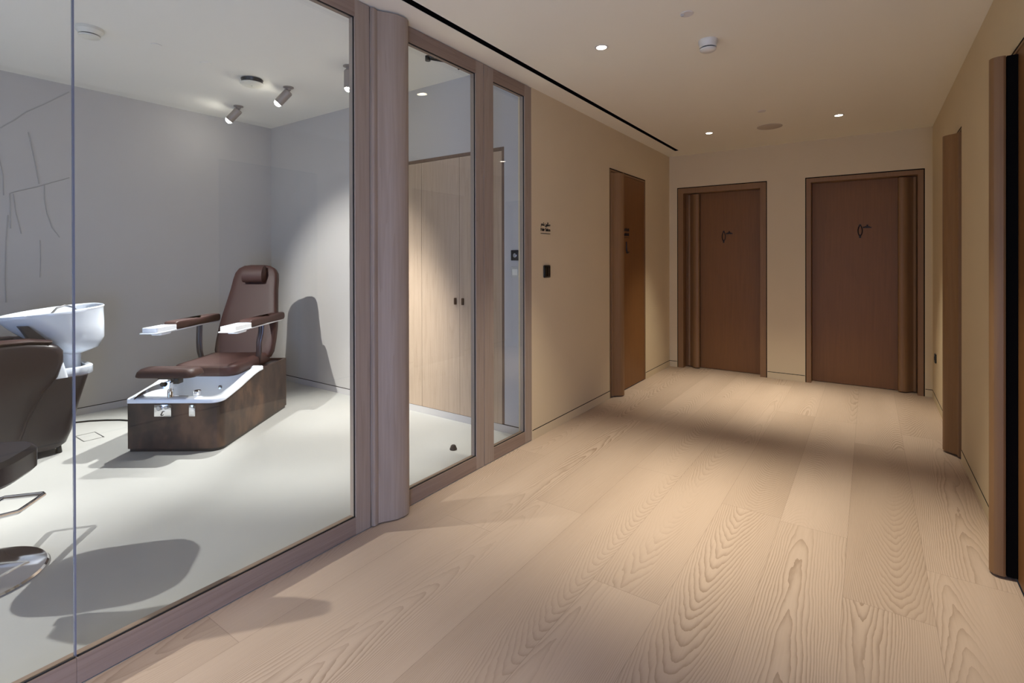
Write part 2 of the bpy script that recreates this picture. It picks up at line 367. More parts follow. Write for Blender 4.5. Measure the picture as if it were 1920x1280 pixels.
d6 = door('door_6', (XR, D6[1], 0), R(-90), 1.0, 2.31, 0.004, 0.02, (0.80, 0.965), True)
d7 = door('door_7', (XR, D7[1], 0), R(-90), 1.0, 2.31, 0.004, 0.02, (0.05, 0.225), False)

# raised marks on doors 3, 4 and 5
def mk(parent, x, z, y, s=1.0, smallside=1):
    b = MB()
    # elongated drop outline
    pts = [(x+0.020*s*math.sin(a)*(1 if math.cos(a) < 0.3 else 0.9), y, z+0.058*s*math.cos(a)) for a in [2*math.pi*k/24 for k in range(24)]]
    b.tube(pts, 0.006*s, 6, True)
    b.box((x-0.009*s, y-0.005, z-0.085*s), (x+0.009*s, y, z-0.045*s), 0.002)
    b.lathe([(0.012*s, 0), (0.012*s, 0.004)], (x, y, z+0.062*s), 12, (0, -1, 0))
    for q in (0.035, 0.052, 0.068, 0.084, 0.1):
        h = {0.035: 0.016, 0.052: 0.022, 0.068: 0.038, 0.084: 0.02, 0.1: 0.012}[q]
        b.box((x+q*s-0.008*s, y-0.004, z+0.028*s), (x+q*s+0.008*s, y, z+(0.028+h)*s), 0.002)
    return b.done('restroom_symbol', 'dink', parent)
mk(d4, 0.54, 1.675, 0.128, 0.95)
mk(d5, 0.51, 1.70, 0.128, 0.95)
s = MB()
for zz, n in ((1.705, 6), (1.655, 6)):
    for k in range(n):
        s.box((0.375+k*0.023, -0.001, zz-0.012), (0.375+k*0.023+0.019, 0.003, zz+0.014+0.003*(k % 3)), 0.002)
s.box((0.375, 0.0, 1.622), (0.515, 0.003, 1.626))
s.tube([(0.435, 0.0, 1.58), (0.432, 0.0, 1.54), (0.436, 0.0, 1.49), (0.450, 0.0, 1.465), (0.480, 0.0, 1.462), (0.505, 0.0, 1.472)], [0.006, 0.008, 0.01, 0.012, 0.007, 0.004], 8)
s.done('room_sign', 'dink', d3)

# ------------------------------------------------------------------ glazed partition
FX0 = XL-0.046
def glazing(name, y0, y1, st0, st1, panes, closer=False):
    """panes list of (ya, yb); solid frame everywhere else"""
    d = struct(empty(name, (0, 0, 0)))
    zb, zt = 0.092, 2.628
    MB().box((FX0, y0, 0.003), (XL, y1, zb), 0.002).done('bottom_rail', 'frame_y', d, smooth=False)
    MB().box((FX0, y0, zt), (XL, y1, H-0.004), 0.002).done('top_rail', 'frame_y', d, smooth=False)
    edges = [y0]+[v for p in panes for v in p]+[y1]
    for i in range(0, len(edges), 2):
        if edges[i+1]-edges[i] > 0.02:
            MB().box((FX0, edges[i], 0.003), (XL+0.0005, edges[i+1], H-0.004), 0.002).done('stile', 'frame_z', d, smooth=False)
    for ya, yb in panes:
        MB().box((XL-0.024, ya, zb), (XL-0.012, yb, zt)).done('glass_pane', 'glass', d, smooth=False)
        g = MB(); t = 0.0045
        for xx in ((XL-0.012, XL-0.006),):
            g.box((xx[0], ya, zb), (xx[1], yb, zb+t)).box((xx[0], ya, zt-t), (xx[1], yb, zt))
            if edges: 
                if ya-y0 > 0.02: g.box((xx[0], ya, zb), (xx[1], ya+t, zt))
                if y1-yb > 0.02: g.box((xx[0], yb-t, zb), (xx[1], yb, zt))
        g.done('gasket', 'gasket', d, smooth=False)
    return d
SEAM = 0.552
w1 = glazing('window_1', SEAM, 1.758, 0, 0, [(SEAM+0.002, 1.664)])
MB().box((XL-0.024, SEAM-0.003, 0.092), (XL-0.012, SEAM+0.002, 2.628)).done('glass_joint', 'joint', w1, smooth=False)
w2 = glazing('window_2', YB, SEAM, 0, 0, [(-0.9, SEAM-0.003)])
dr = glazing('door_1', 1.762, 2.717, 0, 0, [(2.000, 2.633)])
prof = [(XL+p, 1.764+a) for a, p in pull_profile(0.222, lip=0.018, top=0.068, base=-0.001)]
MB().prism(prof, 0.008, H-0.012).done('pull', 'frame_z', dr, angle=30)
w3 = glazing('window_3', 2.721, 3.312, 0, 0, [(2.826, 3.218)])
cl = MB().box((XL-0.11, 2.42, 2.665), (XL-0.05, 2.60, 2.712), 0.006)
cl.tube([(-2.300, 2.36, 2.678), (-2.24, 2.40, 2.70), (-2.20, 2.45, 2.712)], 0.011, 10)
cl.tube([(-2.300, 2.36, 2.676), (-2.25, 2.43, 2.672), (-2.20, 2.52, 2.676)], 0.008, 10)
cl.tube([(-2.305, 2.66, 2.715), (-2.30, 2.67, 2.700)], 0.012, 10)
cl.lathe([(0.017, -0.018), (0.017, 0.012)], (-2.300, 2.36, 2.678), 16)
cl.done('door_closer', 'black', dr)

# ------------------------------------------------------------------ signs and switches on the left wall
sg = tag(empty('salon_sign', (XL, 3.518, 1.64)), 'black raised Hair Salon lettering with Arabic line above and underline, on tan wall', 'sign')
MW = Matrix.Rotation(R(90), 4, 'Z') @ Matrix.Rotation(R(90), 4, 'X')
def wtext(nm, st, size, z, mat='ink'): return text(nm, st, size, mat, sg, Matrix.Translation((0.0015, 0, z)) @ MW, 0.0015)
a = wtext('latin_lettering', 'Hair Salon', 0.036, -0.018)
b = wtext('arabic_lettering', '\uFEAE\uFECC\uFEB7 \uFEE5\uFEEE\uFEDF\uFE8E\uFEBB', 0.04, 0.024)
for o, tw in ((a, 0.145), (b, 0.145)):
    ys = [v.co.y for v in o.data.vertices]; k = tw/(max(ys)-min(ys)); c0 = (max(ys)+min(ys))/2
    for v in o.data.vertices: v.co.y = (v.co.y-c0)*k
MB().box((0, -0.073, -0.040), (0.003, 0.073, -0.036)).done('underline', 'ink', sg, smooth=False)
rd = tag(empty('card_reader', (XL, 3.53, 1.248)), 'small black card reader on the tan wall below the Hair Salon sign', 'card reader')
MB().box((0, -0.048, 0), (0.014, 0.048, 0.1), 0.006).done('housing', 'black', rd)
MB().box((0.0135, -0.036, 0.012), (0.0155, 0.036, 0.088), 0.0008).done('reader_face', plain('gloss_black', '050506', 0.12), rd)
cp = tag(empty('call_point', (-2.300, YS, 1.387)), 'square black door release plate with round steel button on salon wall, above the light switch', 'button')
MB().box((-0.04, -0.010, 0), (0.04, 0, 0.082), 0.003).done('plate', 'black', cp)
MB().lathe([(0.017, 0), (0.017, 0.004), (0.013, 0.007), (0.0, 0.007)], (0, -0.0101, 0.041), 28, (0, -1, 0)).done('button', 'steel', cp)
sw = tag(empty('light_switch', (-2.299, YS, 1.252)), 'square pale light switch on salon wall under the black release plate', 'switch')
MB().box((-0.043, -0.008, 0), (0.043, 0, 0.086), 0.004).done('plate', 'greyp', sw)
MB().box((-0.026, -0.013, 0.018), (0.026, -0.0082, 0.068), 0.003).done('rocker', 'whitep', sw)
so = tag(empty('wall_socket', (XR, 6.30, 0.40)), 'small black socket low on the right wall near the far corner', 'socket')
MB().box((-0.012, -0.04, 0), (0, 0.04, 0.085), 0.004).done('plate', 'black', so)
MB().lathe([(0.02, 0), (0.02, 0.002), (0.016, -0.0005+0.0025)], (-0.0121, 0, 0.0425), 20, (-1, 0, 0)).done('outlet', 'gasket', so)

# ------------------------------------------------------------------ ceiling things
for i, (x, y) in enumerate(DOWN[:3]):
    lab = ['round recessed corridor downlight nearest the camera', 'round recessed downlight at the far end, left of the ceiling speaker', 'round recessed downlight at the far end, right of the ceiling speaker'][i]
    t = tag(empty('recessed_downlight', (x, y, H)), lab, 'ceiling light', 'recessed corridor downlights')
    MB().lathe([(0.030, 0), (0.042, 0), (0.042, -0.003), (0.034, -0.004), (0.030, -0.002)], n=36).done('trim_ring', 'cover', t)
    MB().lathe([(0.031, -0.001), (0.031, -0.0025), (0, -0.0035)], n=36).done('lamp_lens', 'bulb_w', t)
t = tag(empty('smoke_detector', (-0.80, 3.22, H)), 'white cylindrical smoke detector on the corridor ceiling', 'smoke detector')
MB().lathe([(0.055, 0), (0.055, -0.02), (0.05, -0.028), (0.048, -0.045), (0, -0.045)]).done('base', 'whitep', t)
MB().lathe([(0.040, -0.045), (0.040, -0.053)]).done('slot', 'black', t)
MB().lathe([(0.047, -0.052), (0.046, -0.060), (0.036, -0.067), (0, -0.069)]).done('cap', 'whitep', t)
def cover(x, y, z, r, lab, mat='cover', nm='sprinkler_cover', cat='sprinkler', hole=False):
    o = tag(MB().lathe([(r, 0), (r, -0.004), (r*0.93, -0.006), (0, -0.006)], (0, 0, 0)).done(nm, mat), lab, cat)
    o.location = (x, y, z); return o
cover(-0.805, 2.80, H, 0.035, 'flush round sprinkler cover on the corridor ceiling in front of the smoke detector')
MB().lathe([(0.010, -0.006), (0.008, -0.014), (0, -0.015)], (-0.02, -0.01, 0), 16).done('sensor_tip', 'greyp', [o for o in SC.objects if o.name == 'sprinkler_cover'][0])
cover(-0.79, 5.04, H, 0.035, 'small flush round cover on the corridor ceiling just before the speaker')
sp = cover(-0.817, 5.68, H, 0.115, 'round ceiling speaker grille between the two far downlights', 'grille', 'ceiling_speaker', 'speaker')
cover(-4.23, 1.56, HS, 0.035, 'flush round sprinkler cover on the salon ceiling nearer the smoke detector', M['sceil'])
cover(-4.31, 1.93, HS, 0.035, 'flush round sprinkler cover on the salon ceiling nearer the white disc', M['sceil'])
t = tag(empty('smoke_detector', (-4.29, 1.19, HS)), 'white cylindrical smoke detector on the salon ceiling behind the glass', 'smoke detector')
MB().lathe([(0.076, 0), (0.076, -0.02), (0.068, -0.03), (0.06, -0.045), (0, -0.045)]).done('base', 'whitep', t)
MB().lathe([(0.050, -0.045), (0.050, -0.052)]).done('slot', 'black', t)
MB().lathe([(0.058, -0.052), (0.055, -0.062), (0, -0.070)]).done('cap', 'whitep', t)
t = tag(empty('wireless_access_point', (-4.36, 2.33, HS)), 'white disc on a black mount on the salon ceiling beside the spotlights', 'ceiling device')
MB().lathe([(0.07, 0), (0.088, -0.006), (0.080, -0.03), (0.066, -0.036)]).done('mount', 'black', t)
MB().lathe([(0.070, -0.036), (0.096, -0.040), (0.096, -0.046), (0.08, -0.056), (0, -0.058)]).done('disc', 'whitep', t)
MB().lathe([(0.008, 0), (0.006, -0.002)], (0, 0, -0.058), 14).done('indicator', 'greyp', t)
# salon surface spotlights
labs = ['tilted cylinder spotlight on the salon ceiling, nearest the grey far wall', 'tilted cylinder spotlight on the salon ceiling, beside the white disc', 'straight cylinder spotlight partly cut by the oak stile']
for i, ((x, y), tg, en, cone) in enumerate(SPOTS):
    hang = Vector((x, y, HS-0.045)); aim = (Vector(tg)-hang).normalized()
    if i < 2: ax = (Vector((-0.62, -0.62, -1))).normalized()
    elif i == 2: ax = Vector((0, 0, -1))
    else: ax = aim
    L = 0.135; tip = hang+ax*L*0.95
    if i < 3:
        t = tag(empty('ceiling_spotlight', (x, y, HS)), labs[i], 'spotlight', 'salon ceiling spotlights')
        h2 = hang-Vector((x, y, HS))
        MB().lathe([(0.045, 0), (0.045, -0.006), (0.02, -0.012), (0.02, -0.03), (0.01, -0.035)]).done('mount', 'silver' if i < 2 else 'silver', t)
        b = MB().lathe([(0.030, -0.01), (0.038, 0), (0.038, L), (0.034, L+0.003), (0.033, L-0.012)], tuple(h2), 32, tuple(ax)).done('barrel', 'silver', t)
        MB().lathe([(0.032, L-0.008), (0.034, L+0.002), (0.026, L+0.018), (0.014, L+0.026), (0, L+0.028)], tuple(h2), 28, tuple(ax)).done('lamp_lens', 'bulb_c', t)
    lp = hang+ax*(L+0.045)
    lamp('spot_beam', 'SPOT', tuple(lp), en, COOL, tg, 0.022, cone, 0.7)

# ------------------------------------------------------------------ fitted cabinet
cb = tag(empty('wall_cabinet', ((CABX0+CABX1)/2, YS, 0.06)), 'full-height pale oak fitted cabinet with four doors in the salon wall', 'cabinet')
cx = (CABX0+CABX1)/2; hw = (CABX1-CABX0)/2; ch = CABZ-0.06
MB().box((-hw+0.001, 0.02, 0.0), (hw-0.001, 0.6, ch-0.001)).done('carcass', 'gap', cb, smooth=False)
MB().box((-hw, -0.001, ch-0.028), (hw, 0.02, ch)).box((hw-0.022, -0.001, 0), (hw, 0.02, ch-0.028)).box((-hw, -0.001, 0), (-hw+0.022, 0.02, ch-0.028)).done('frame', wood('cabinet_edge', '7a6353', '5d493c', 'z'), cb, smooth=False)
dw = (2*hw-0.044)/4
for k in range(4):
    x0 = -hw+0.022+k*dw
    dd = MB().box((x0+0.0015, -0.002, 0.003), (x0+dw-0.0015, 0.018, ch-0.031)).done('door', 'cab', cb, smooth=False)
    hxx = x0+dw-0.042 if k % 2 == 0 else x0+0.042
    MB().box((hxx-0.009, -0.020, 0.947), (hxx+0.009, -0.002, 1.005), 0.003).done('handle', plain('bronze_handle_%d' % k, '5a4636', 0.35, metal=0.6), dd)
# door stop
t = tag(empty('door_stop', (-2.505, 2.825, 0)), 'small black domed door stop on the pale salon floor', 'door stop')
MB().lathe([(0.026, 0), (0.027, 0.008), (0.024, 0.014)]).done('base', 'black', t)
MB().lathe([(0.022, 0.014), (0.020, 0.026), (0.013, 0.034), (0, 0.037)]).done('rubber_dome', 'gasket', t)

# ------------------------------------------------------------------ faint relief on the far salon wall
rl = MB()
for ln in ([(1.03, 2.48), (1.11, 2.56), (1.19, 2.65), (1.30, 2.74), (1.47, 2.89)], [(1.20, 2.48), (1.235, 2.28), (1.267, 2.05)],
           [(1.09, 1.66), (1.085, 1.95), (1.11, 1.965), (1.256, 2.025), (1.47, 2.13)], [(1.106, 1.95), (1.12, 1.80), (1.155, 1.62)],
           [(1.301, 2.053), (1.30, 1.93), (1.318, 1.80), (1.35, 1.68), (1.402, 1.597)], [(1.073, 1.77), (1.06, 1.55), (1.053, 1.25), (1.06, 1.05)],
           [(1.272, 1.569), (1.275, 1.4), (1.271, 1.249)], [(1.02, 2.25), (1.045, 2.1), (1.049, 1.93)], [(0.9, 2.2), (0.96, 2.0), (0.98, 1.7), (0.9, 1.4)],
           [(0.6, 2.5), (0.75, 2.3), (0.85, 1.9)], [(0.4, 1.8), (0.6, 1.9), (0.75, 1.85)]):
    rl.tube([(0, y, z) for y, z in ln], 0.006, 6, rz=0.004)
rl = rl.done('wall_relief', 'relief'); rl.location = (XS, 0, 0)
tag(rl, 'faint branching line relief on the grey salon wall above the white basin', 'wall decoration')

# ------------------------------------------------------------------ pedicure chair
TH = R(35.5); PW, PL = 0.683, 1.138
e1 = Vector((math.cos(TH), math.sin(TH), 0)); e2 = Vector((-math.sin(TH), math.cos(TH), 0))
org = Vector((-4.43, 1.43, 0))+e1*PW/2+e2*PL/2
pc = tag(empty('pedicure_chair', org, TH), 'brown leather pedicure chair with armrests on a rust-brown foot spa base', 'chair')
def uv(u, v): return (u-PW/2, v-PL/2)
def sstep(a, b, x):
    x = max(0, min(1, (x-a)/(b-a))); return x*x*(3-2*x)
def zr(v): return 0.385+0.052*sstep(-0.05, 0.40, v)+0.055*sstep(0.25, 0.62, v)
def rrect(u0, v0, u1, v1, rf, rb, n=8, m=10, rl=None):
    """rounded rectangle; rf front radius, rb back radius; counter-clockwise from the front left"""
    P = []
    rl = rf if rl is None else rl
    for (cu, cv, r, a0) in ((u0+rl, v0+rl, rl, 180), (u1-rf, v0+rf, rf, 270), (u1-rb, v1-rb, rb, 0), (u0+rb, v1-rb, rb, 90)):
        for k in range(n+1):
            a = R(a0+90*k/n); P.append((cu+r*math.cos(a), cv+r*math.sin(a)))
    # subdivide the long sides
    Q = []
    for i, p in enumerate(P):
        q = P[(i+1) % len(P)]; Q.append(p)
        d = math.hypot(q[0]-p[0], q[1]-p[1])
        if i % (n+1) == n:
            for k in range(1, m): Q.append((p[0]+(q[0]-p[0])*k/m, p[1]+(q[1]-p[1])*k/m))
    return Q
def lp(P, zf): return [(*uv(u, v), zf(v) if callable(zf) else zf) for u, v in P]
outer = rrect(0.004, 0.006, PW-0.004, PL, 0.075, 0.02, rl=0.012); inner = rrect(0.03, 0.03, PW-0.03, PL-0.02, 0.06, 0.015, rl=0.01)
def zbody(v): return zr(v)-0.030 if v < 0.60 else 0.465
MB().loft([lp(outer, 0.022), lp(outer, zbody), lp(inner, zbody), lp(inner, 0.05)], True, True).done('base_body', 'rust', pc, angle=30)
MB().loft([lp(rrect(0.012, 0.012, PW-0.012, PL-0.012, 0.07, 0.02, rl=0.02), 0.0), lp(rrect(0.012, 0.012, PW-0.012, PL-0.012, 0.07, 0.02, rl=0.02), 0.024)]).done('plinth', 'black', pc)
VB = 0.66
ro = rrect(-0.003, 0, PW+0.003, VB, 0.08, 0.012, rl=0.025); r1 = rrect(0.004, 0.007, PW-0.004, VB-0.004, 0.075, 0.01, rl=0.022); ri = rrect(0.055, 0.06, PW-0.055, VB-0.02, 0.06, 0.05); rj = rrect(0.066, 0.072, PW-0.066, VB-0.03, 0.055, 0.05)
rk = rrect(0.10, 0.13, PW-0.10, VB-0.12, 0.06, 0.06)
bs = MB().loft([lp(ro, lambda v: zr(v)-0.032), lp(ro, lambda v: zr(v)-0.007), lp(r1, zr), lp(ri, lambda v: zr(v)-0.002), lp(rj, lambda v: zr(v)-0.014), lp(rk, 0.20)], False, True).done('foot_basin', 'acrylic', pc, angle=50)
MB().box((*uv(0.03, VB-0.03), 0.43), (*uv(PW-0.03, PL-0.018), 0.452), 0.004).done('seat_platform', 'darkleather', pc)
# basin fittings
MB().lathe([(0.026, 0), (0.026, 0.03), (0.022, 0.034), (0, 0.034)], (*uv(0.45, 0.115), zr(0.1)-0.012), 28).done('control_knob', 'chrome', bs)
MB().lathe([(0.016, 0), (0.016, 0.006), (0.010, 0.007)], (*uv(0.36, VB-0.078), 0.325), 24, (0, -1, 0.35)).done('jet_nozzle', 'chrome', bs)
MB().tube([(*uv(0.30, 0.045), zr(0)+0.004), (*uv(0.36, 0.05), zr(0)+0.006), (*uv(0.42, 0.055), zr(0)+0.003)], 0.005, 8).done('tap_lever', 'chrome', bs)
# plates on the front
p1 = MB().box((*uv(0.205, -0.002), 0.258), (*uv(0.330, 0.0065), 0.345), 0.003).done('control_plate', 'chrome', pc)
MB().lathe([(0.018, 0), (0.018, 0.01), (0.014, 0.014), (0, 0.014)], (*uv(0.245, -0.002), 0.322), 24, (0, -1, 0)).lathe([(0.014, 0), (0.014, 0.01), (0, 0.012)], (*uv(0.296, -0.002), 0.326), 24, (0, -1, 0)).done('control_knobs', 'steel', p1)
MB().tube([(*uv(0.281, -0.004), 0.297), (*uv(0.268, -0.005), 0.296), (*uv(0.263, -0.005), 0.284), (*uv(0.256, -0.005), 0.270), (*uv(0.262, -0.005), 0.266), (*uv(0.272, -0.005), 0.270)], 0.0028, 6).done('letter_mark', 'black', p1)
MB().box((*uv(0.457, -0.002), 0.258), (*uv(0.503, 0.0065), 0.342), 0.003).done('side_plate', 'chrome', pc)
# footrest on swivel arm
fr = MB()
P = rrect(0.078, -0.045, 0.508, 0.135, 0.05, 0.05)
Pi = rrect(0.103, -0.02, 0.483, 0.11, 0.04, 0.04); Pm = rrect(0.084, -0.039, 0.502, 0.129, 0.05, 0.05)
fr.loft([lp(Pm, 0.545), lp(P, 0.551), lp(P, 0.560), lp(Pm, 0.583), lp(Pi, 0.603)]).done('footrest_pad', 'leather', pc, angle=60)
MB().lathe([(0.020, 0), (0.024, 0.004), (0.020, 0.010), (0.020, 0.06), (0.016, 0.062), (0.016, 0.165)], (*uv(0.295, 0.045), zr(0)-0.004), 28).done('footrest_post', 'chrome', pc)
MB().box((*uv(0.225, 0.01), 0.524), (*uv(0.345, 0.09), 0.5445), 0.004).box((*uv(0.332, 0.015), 0.490), (*uv(0.372, 0.075), 0.530), 0.004).lathe([(0.014, 0), (0.017, 0.01), (0.011, 0.016)], (*uv(0.272, -0.002), 0.494), 18, (0, -1, 0)).done('bracket', 'black', pc)
sh = []
for k in range(9):
    t_ = k/8; u = 0.06+0.255*t_; z = zr(0)+0.006+0.115*math.sin(t_*math.pi*0.47)**0.9
    sh.append([(*uv(u, -0.002), z-0.012-0.035*t_), (*uv(u, 0.085), z-0.012-0.035*t_), (*uv(u, 0.078), z+0.003), (*uv(u, 0.008), z+0.003)])
MB().loft(sh).done('swivel_arm', 'chrome', pc)
# seat
def cushion(outline, z0, z1, r, name, mat='leather', par=pc, dome=0.0):
    """outline: polygon in u,v ; rounded edges"""
    cu = sum(p[0] for p in outline)/len(outline); cv = sum(p[1] for p in outline)/len(outline)
    def ins(d):
        out = []
        for (u, v) in outline:
            a = math.atan2(v-cv, u-cu); out.append((u-d*math.cos(a), v-d*math.sin(a)))
        return out
    prof = [(r, z0), (r*0.3, z0+r*0.3), (0, z0+r), (0, z1-r), (r*0.3, z1-r*0.3), (r, z1), (r*3, z1+dome), (r*5, z1+dome*1.3)]
    return MB().loft([lp(ins(d), z) for d, z in prof]).done(name, mat, par, angle=70)
seat = rrect(0.085, 0.36, 0.60, 0.99, 0.09, 0.04)
cushion(seat, 0.462, 0.552, 0.022, 'seat', dome=0.006)
MB().box((*uv(0.18, 0.55), 0.452), (*uv(0.50, 0.98), 0.466), 0.003).done('seat_frame', 'black', pc)
# backrest: outline in (u, s) plane, tilted back
ang = math.atan2(0.29, 0.84); base = Vector((*uv(0, 0.93), 0.49))
dirS = Vector((0, math.sin(ang), math.cos(ang))); dirN = Vector((0, -math.cos(ang), math.sin(ang)))
def bpnt(u, s_, n_): return tuple(base+Vector((u, 0, 0))+dirS*s_+dirN*n_)
prof = [(0.0, 0.18), (0.03, 0.242), (0.08, 0.262), (0.18, 0.266), (0.30, 0.262), (0.42, 0.250), (0.54, 0.232), (0.66, 0.216), (0.76, 0.208), (0.82, 0.198), (0.865, 0.17), (0.89, 0.125), (0.90, 0.065)]
UC = 0.372
ol = [(UC-w_, s_) for s_, w_ in prof][::-1]+[(UC+w_, s_) for s_, w_ in prof]
def bl(d, n_):
    out = []
    for u, s_ in ol:
        cu_, cs_ = UC, min(max(s_, 0.2), 0.7)
        a = math.atan2(s_-cs_, u-cu_); out.append(bpnt(u-d*math.cos(a), s_-d*math.sin(a), n_))
    return out
MB().loft([bl(0.02, -0.038), bl(0.006, -0.034), bl(0, -0.024), bl(0, 0.018), bl(0.006, 0.030), bl(0.02, 0.036), bl(0.07, 0.038)]).done('backrest', 'leather', pc, angle=70)
hr = []
for k in range(15):
    t_ = k/14; u = UC-0.095+0.215*t_; e = max(0.0, abs(t_-0.5)*2); rr = 1.0 if e < 0.86 else math.sqrt(max(0.05, 1-((e-0.86)/0.14)**2))
    hr.append([bpnt(u, 0.79+0.082*rr*math.cos(a), 0.080+0.052*rr*math.sin(a)) for a in [2*math.pi*j/20 for j in range(20)]])
MB().loft(hr).done('head_cushion', 'leather', pc, angle=60)
# armrests
for uc, vb, vt, vf in ((0.065, 1.06, 0.39, 0.135), (0.615, 1.16, 0.485, 0.205)):
    side = -1 if uc < 0.3 else 1
    ar = cushion(rrect(uc-0.052, vt, uc+0.052, vb, 0.012, 0.05), 0.838, 0.900, 0.02, 'armrest', dome=0.003)
    MB().box((*uv(uc-0.040, vt-0.02), 0.826), (*uv(uc+0.040, vb-0.02), 0.839), 0.004).done('armrest_shell', 'acrylic', ar)
    o = rrect(uc-0.06, vf+0.02, uc+0.06, vt-0.002, 0.015, 0.01); i2 = rrect(uc-0.05, vf+0.03, uc+0.05, vt-0.012, 0.012, 0.008); ob = rrect(uc-0.055, vf+0.03, uc+0.055, vt-0.004, 0.015, 0.01); lipo = rrect(uc-0.062, vf-0.012, uc+0.062, vt-0.002, 0.02, 0.01)
    tr = MB().loft([lp(ob, 0.832), lp(lipo, 0.838), lp(lipo, 0.844), lp(o, 0.845), lp(o, 0.880), lp(i2, 0.881), lp(i2, 0.862)]).done('manicure_tray', 'acrylic', pc, angle=40)
    MB().loft([lp(rrect(uc-0.04, vf+0.09, uc+0.04, vt-0.04, 0.02, 0.02), 0.815), lp(rrect(uc-0.045, vf+0.08, uc+0.045, vt-0.03, 0.02, 0.02), 0.833)]).done('tray_clip', 'acrylic', tr)
    uu = uc-side*0.005
    MB().tube([(*uv(uu, 0.78), 0.828), (*uv(uu, 0.775), 0.76), (*uv(uu-side*0.01, 0.755), 0.68), (*uv(uu-side*0.012, 0.76), 0.60), (*uv(uu-side*0.03, 0.77), 0.50), (*uv(uu-side*0.10, 0.79), 0.465)], 0.026, 12, rz=0.013).done('armrest_support', 'darkleather', pc)
# power cable
cb2 = MB().tube([(-5.68, 1.20, 0.006), (-5.60, 1.40, 0.006), (-5.53, 1.52, 0.006), (-5.44, 1.61, 0.006), (-5.34, 1.685, 0.006), (-5.22, 1.74, 0.006), (-5.05, 1.80, 0.006), (-4.84, 1.84, 0.007), (-4.77, 1.85, 0.03)], 0.007, 8).done('power_cable', 'cable')
tag(cb2, 'black power cable lying on the salon floor behind the foot spa base', 'cable')
fb = MB()
for (a_, b_) in (((-5.16, 1.33), (-5.16, 1.455)), ((-5.16, 1.455), (-4.955, 1.455)), ((-4.955, 1.455), (-4.955, 1.33)), ((-4.955, 1.33), (-5.16, 1.33))):
    fb.box((min(a_[0], b_[0])-0.003, min(a_[1], b_[1])-0.003, 0.0002), (max(a_[0], b_[0])+0.003, max(a_[1], b_[1])+0.003, 0.0015))
fb = fb.done('floor_box', 'steel', smooth=False); tag(fb, 'flush floor box outline between the basin chair and foot spa base', 'floor box')

# ------------------------------------------------------------------ backwash unit (basin chair)
bw = tag(empty('backwash_chair', (-5.06, 0.85, 0)), 'dark brown hair-washing chair with white tilted basin beside the grey wall', 'chair')
OX, OY = -5.06, 0.85
def Y(y): return y-OY
def rbox_loft(secs, n=6):
    """secs: (z, x0, x1, y0, y1, r) -> stacked rounded rectangles in local coordinates"""
    return [[(x-0.0, y-OY, z) for x, y in rrect(x0, y0, x1, y1, r, r, n, 2)] for z, x0, x1, y0, y1, r in secs]
MB().loft(rbox_loft([(0.045, -0.25, 0.27, 0.62, 1.16, 0.06), (0.07, -0.265, 0.285, 0.60, 1.195, 0.07), (0.15, -0.27, 0.29, 0.59, 1.225, 0.07), (0.35, -0.27, 0.29, 0.57, 1.27, 0.07), (0.545, -0.27, 0.29, 0.55, 1.325, 0.07)])).done('pedestal', 'darkleather', bw)
for (fx, fy) in ((-0.2, 0.66), (0.22, 0.66), (-0.2, 1.15), (0.235, 1.15)):
    MB().lathe([(0.018, 0), (0.02, 0.004), (0.014, 0.05)], (fx, Y(fy), 0), 16).done('foot', 'black', bw)
def arm_side(xa, xb):
    out = [(1.135, 0.56), (1.165, 0.66), (1.165, 0.745), (1.135, 0.785), (1.08, 0.808), (0.98, 0.825), (0.84, 0.825), (0.62, 0.80), (0.40, 0.765), (0.28, 0.72), (0.25, 0.62), (0.30, 0.50), (0.42, 0.30), (0.55, 0.12), (0.66, 0.03), (0.80, 0.02), (0.905, 0.025), (0.93, 0.12), (0.985, 0.3), (1.06, 0.46)]
    cy, cz = 0.75, 0.5
    def ins(d): return [(y+(cy-y)*d, z+(cz-z)*d) for y, z in out]
    m_ = MB(); w_ = xb-xa
    m_.loft([[(x, Y(y), z) for y, z in ins(d)] for x, d in ((xa, 0.10), (xa+0.012, 0.035), (xa+0.03, 0.0), (xb-0.03, 0.0), (xb-0.012, 0.035), (xb, 0.10))])
    return m_.done('armrest', 'darkleather', bw, angle=60)
arm_side(0.20, 0.315); arm_side(-0.315, -0.20)
pad = MB().tube([(0.258, Y(1.10), 0.815), (0.258, Y(0.98), 0.832), (0.258, Y(0.84), 0.834), (0.258, Y(0.62), 0.812), (0.258, Y(0.42), 0.782)], [0.012, 0.02, 0.022, 0.022, 0.015], 12, rz=0.05).done('arm_pad', 'leather', bw)
MB().loft(rbox_loft([(0.40, -0.19, 0.19, 0.3, 0.95, 0.05), (0.42, -0.2, 0.2, 0.28, 0.97, 0.06), (0.50, -0.2, 0.2, 0.28, 0.97, 0.06), (0.52, -0.19, 0.19, 0.3, 0.95, 0.05)])).done('seat', 'leather', bw)
MB().loft([[(x, Y(y), z) for x, y, z in L_] for L_ in ([(-0.2, 0.86, 0.5), (0.2, 0.86, 0.5), (0.2, 0.96, 0.47), (-0.2, 0.96, 0.47)], [(-0.2, 1.0, 0.84), (0.2, 1.0, 0.84), (0.2, 1.09, 0.80), (-0.2, 1.09, 0.80)])]).done('backrest', 'leather', bw, bevel=0.03)
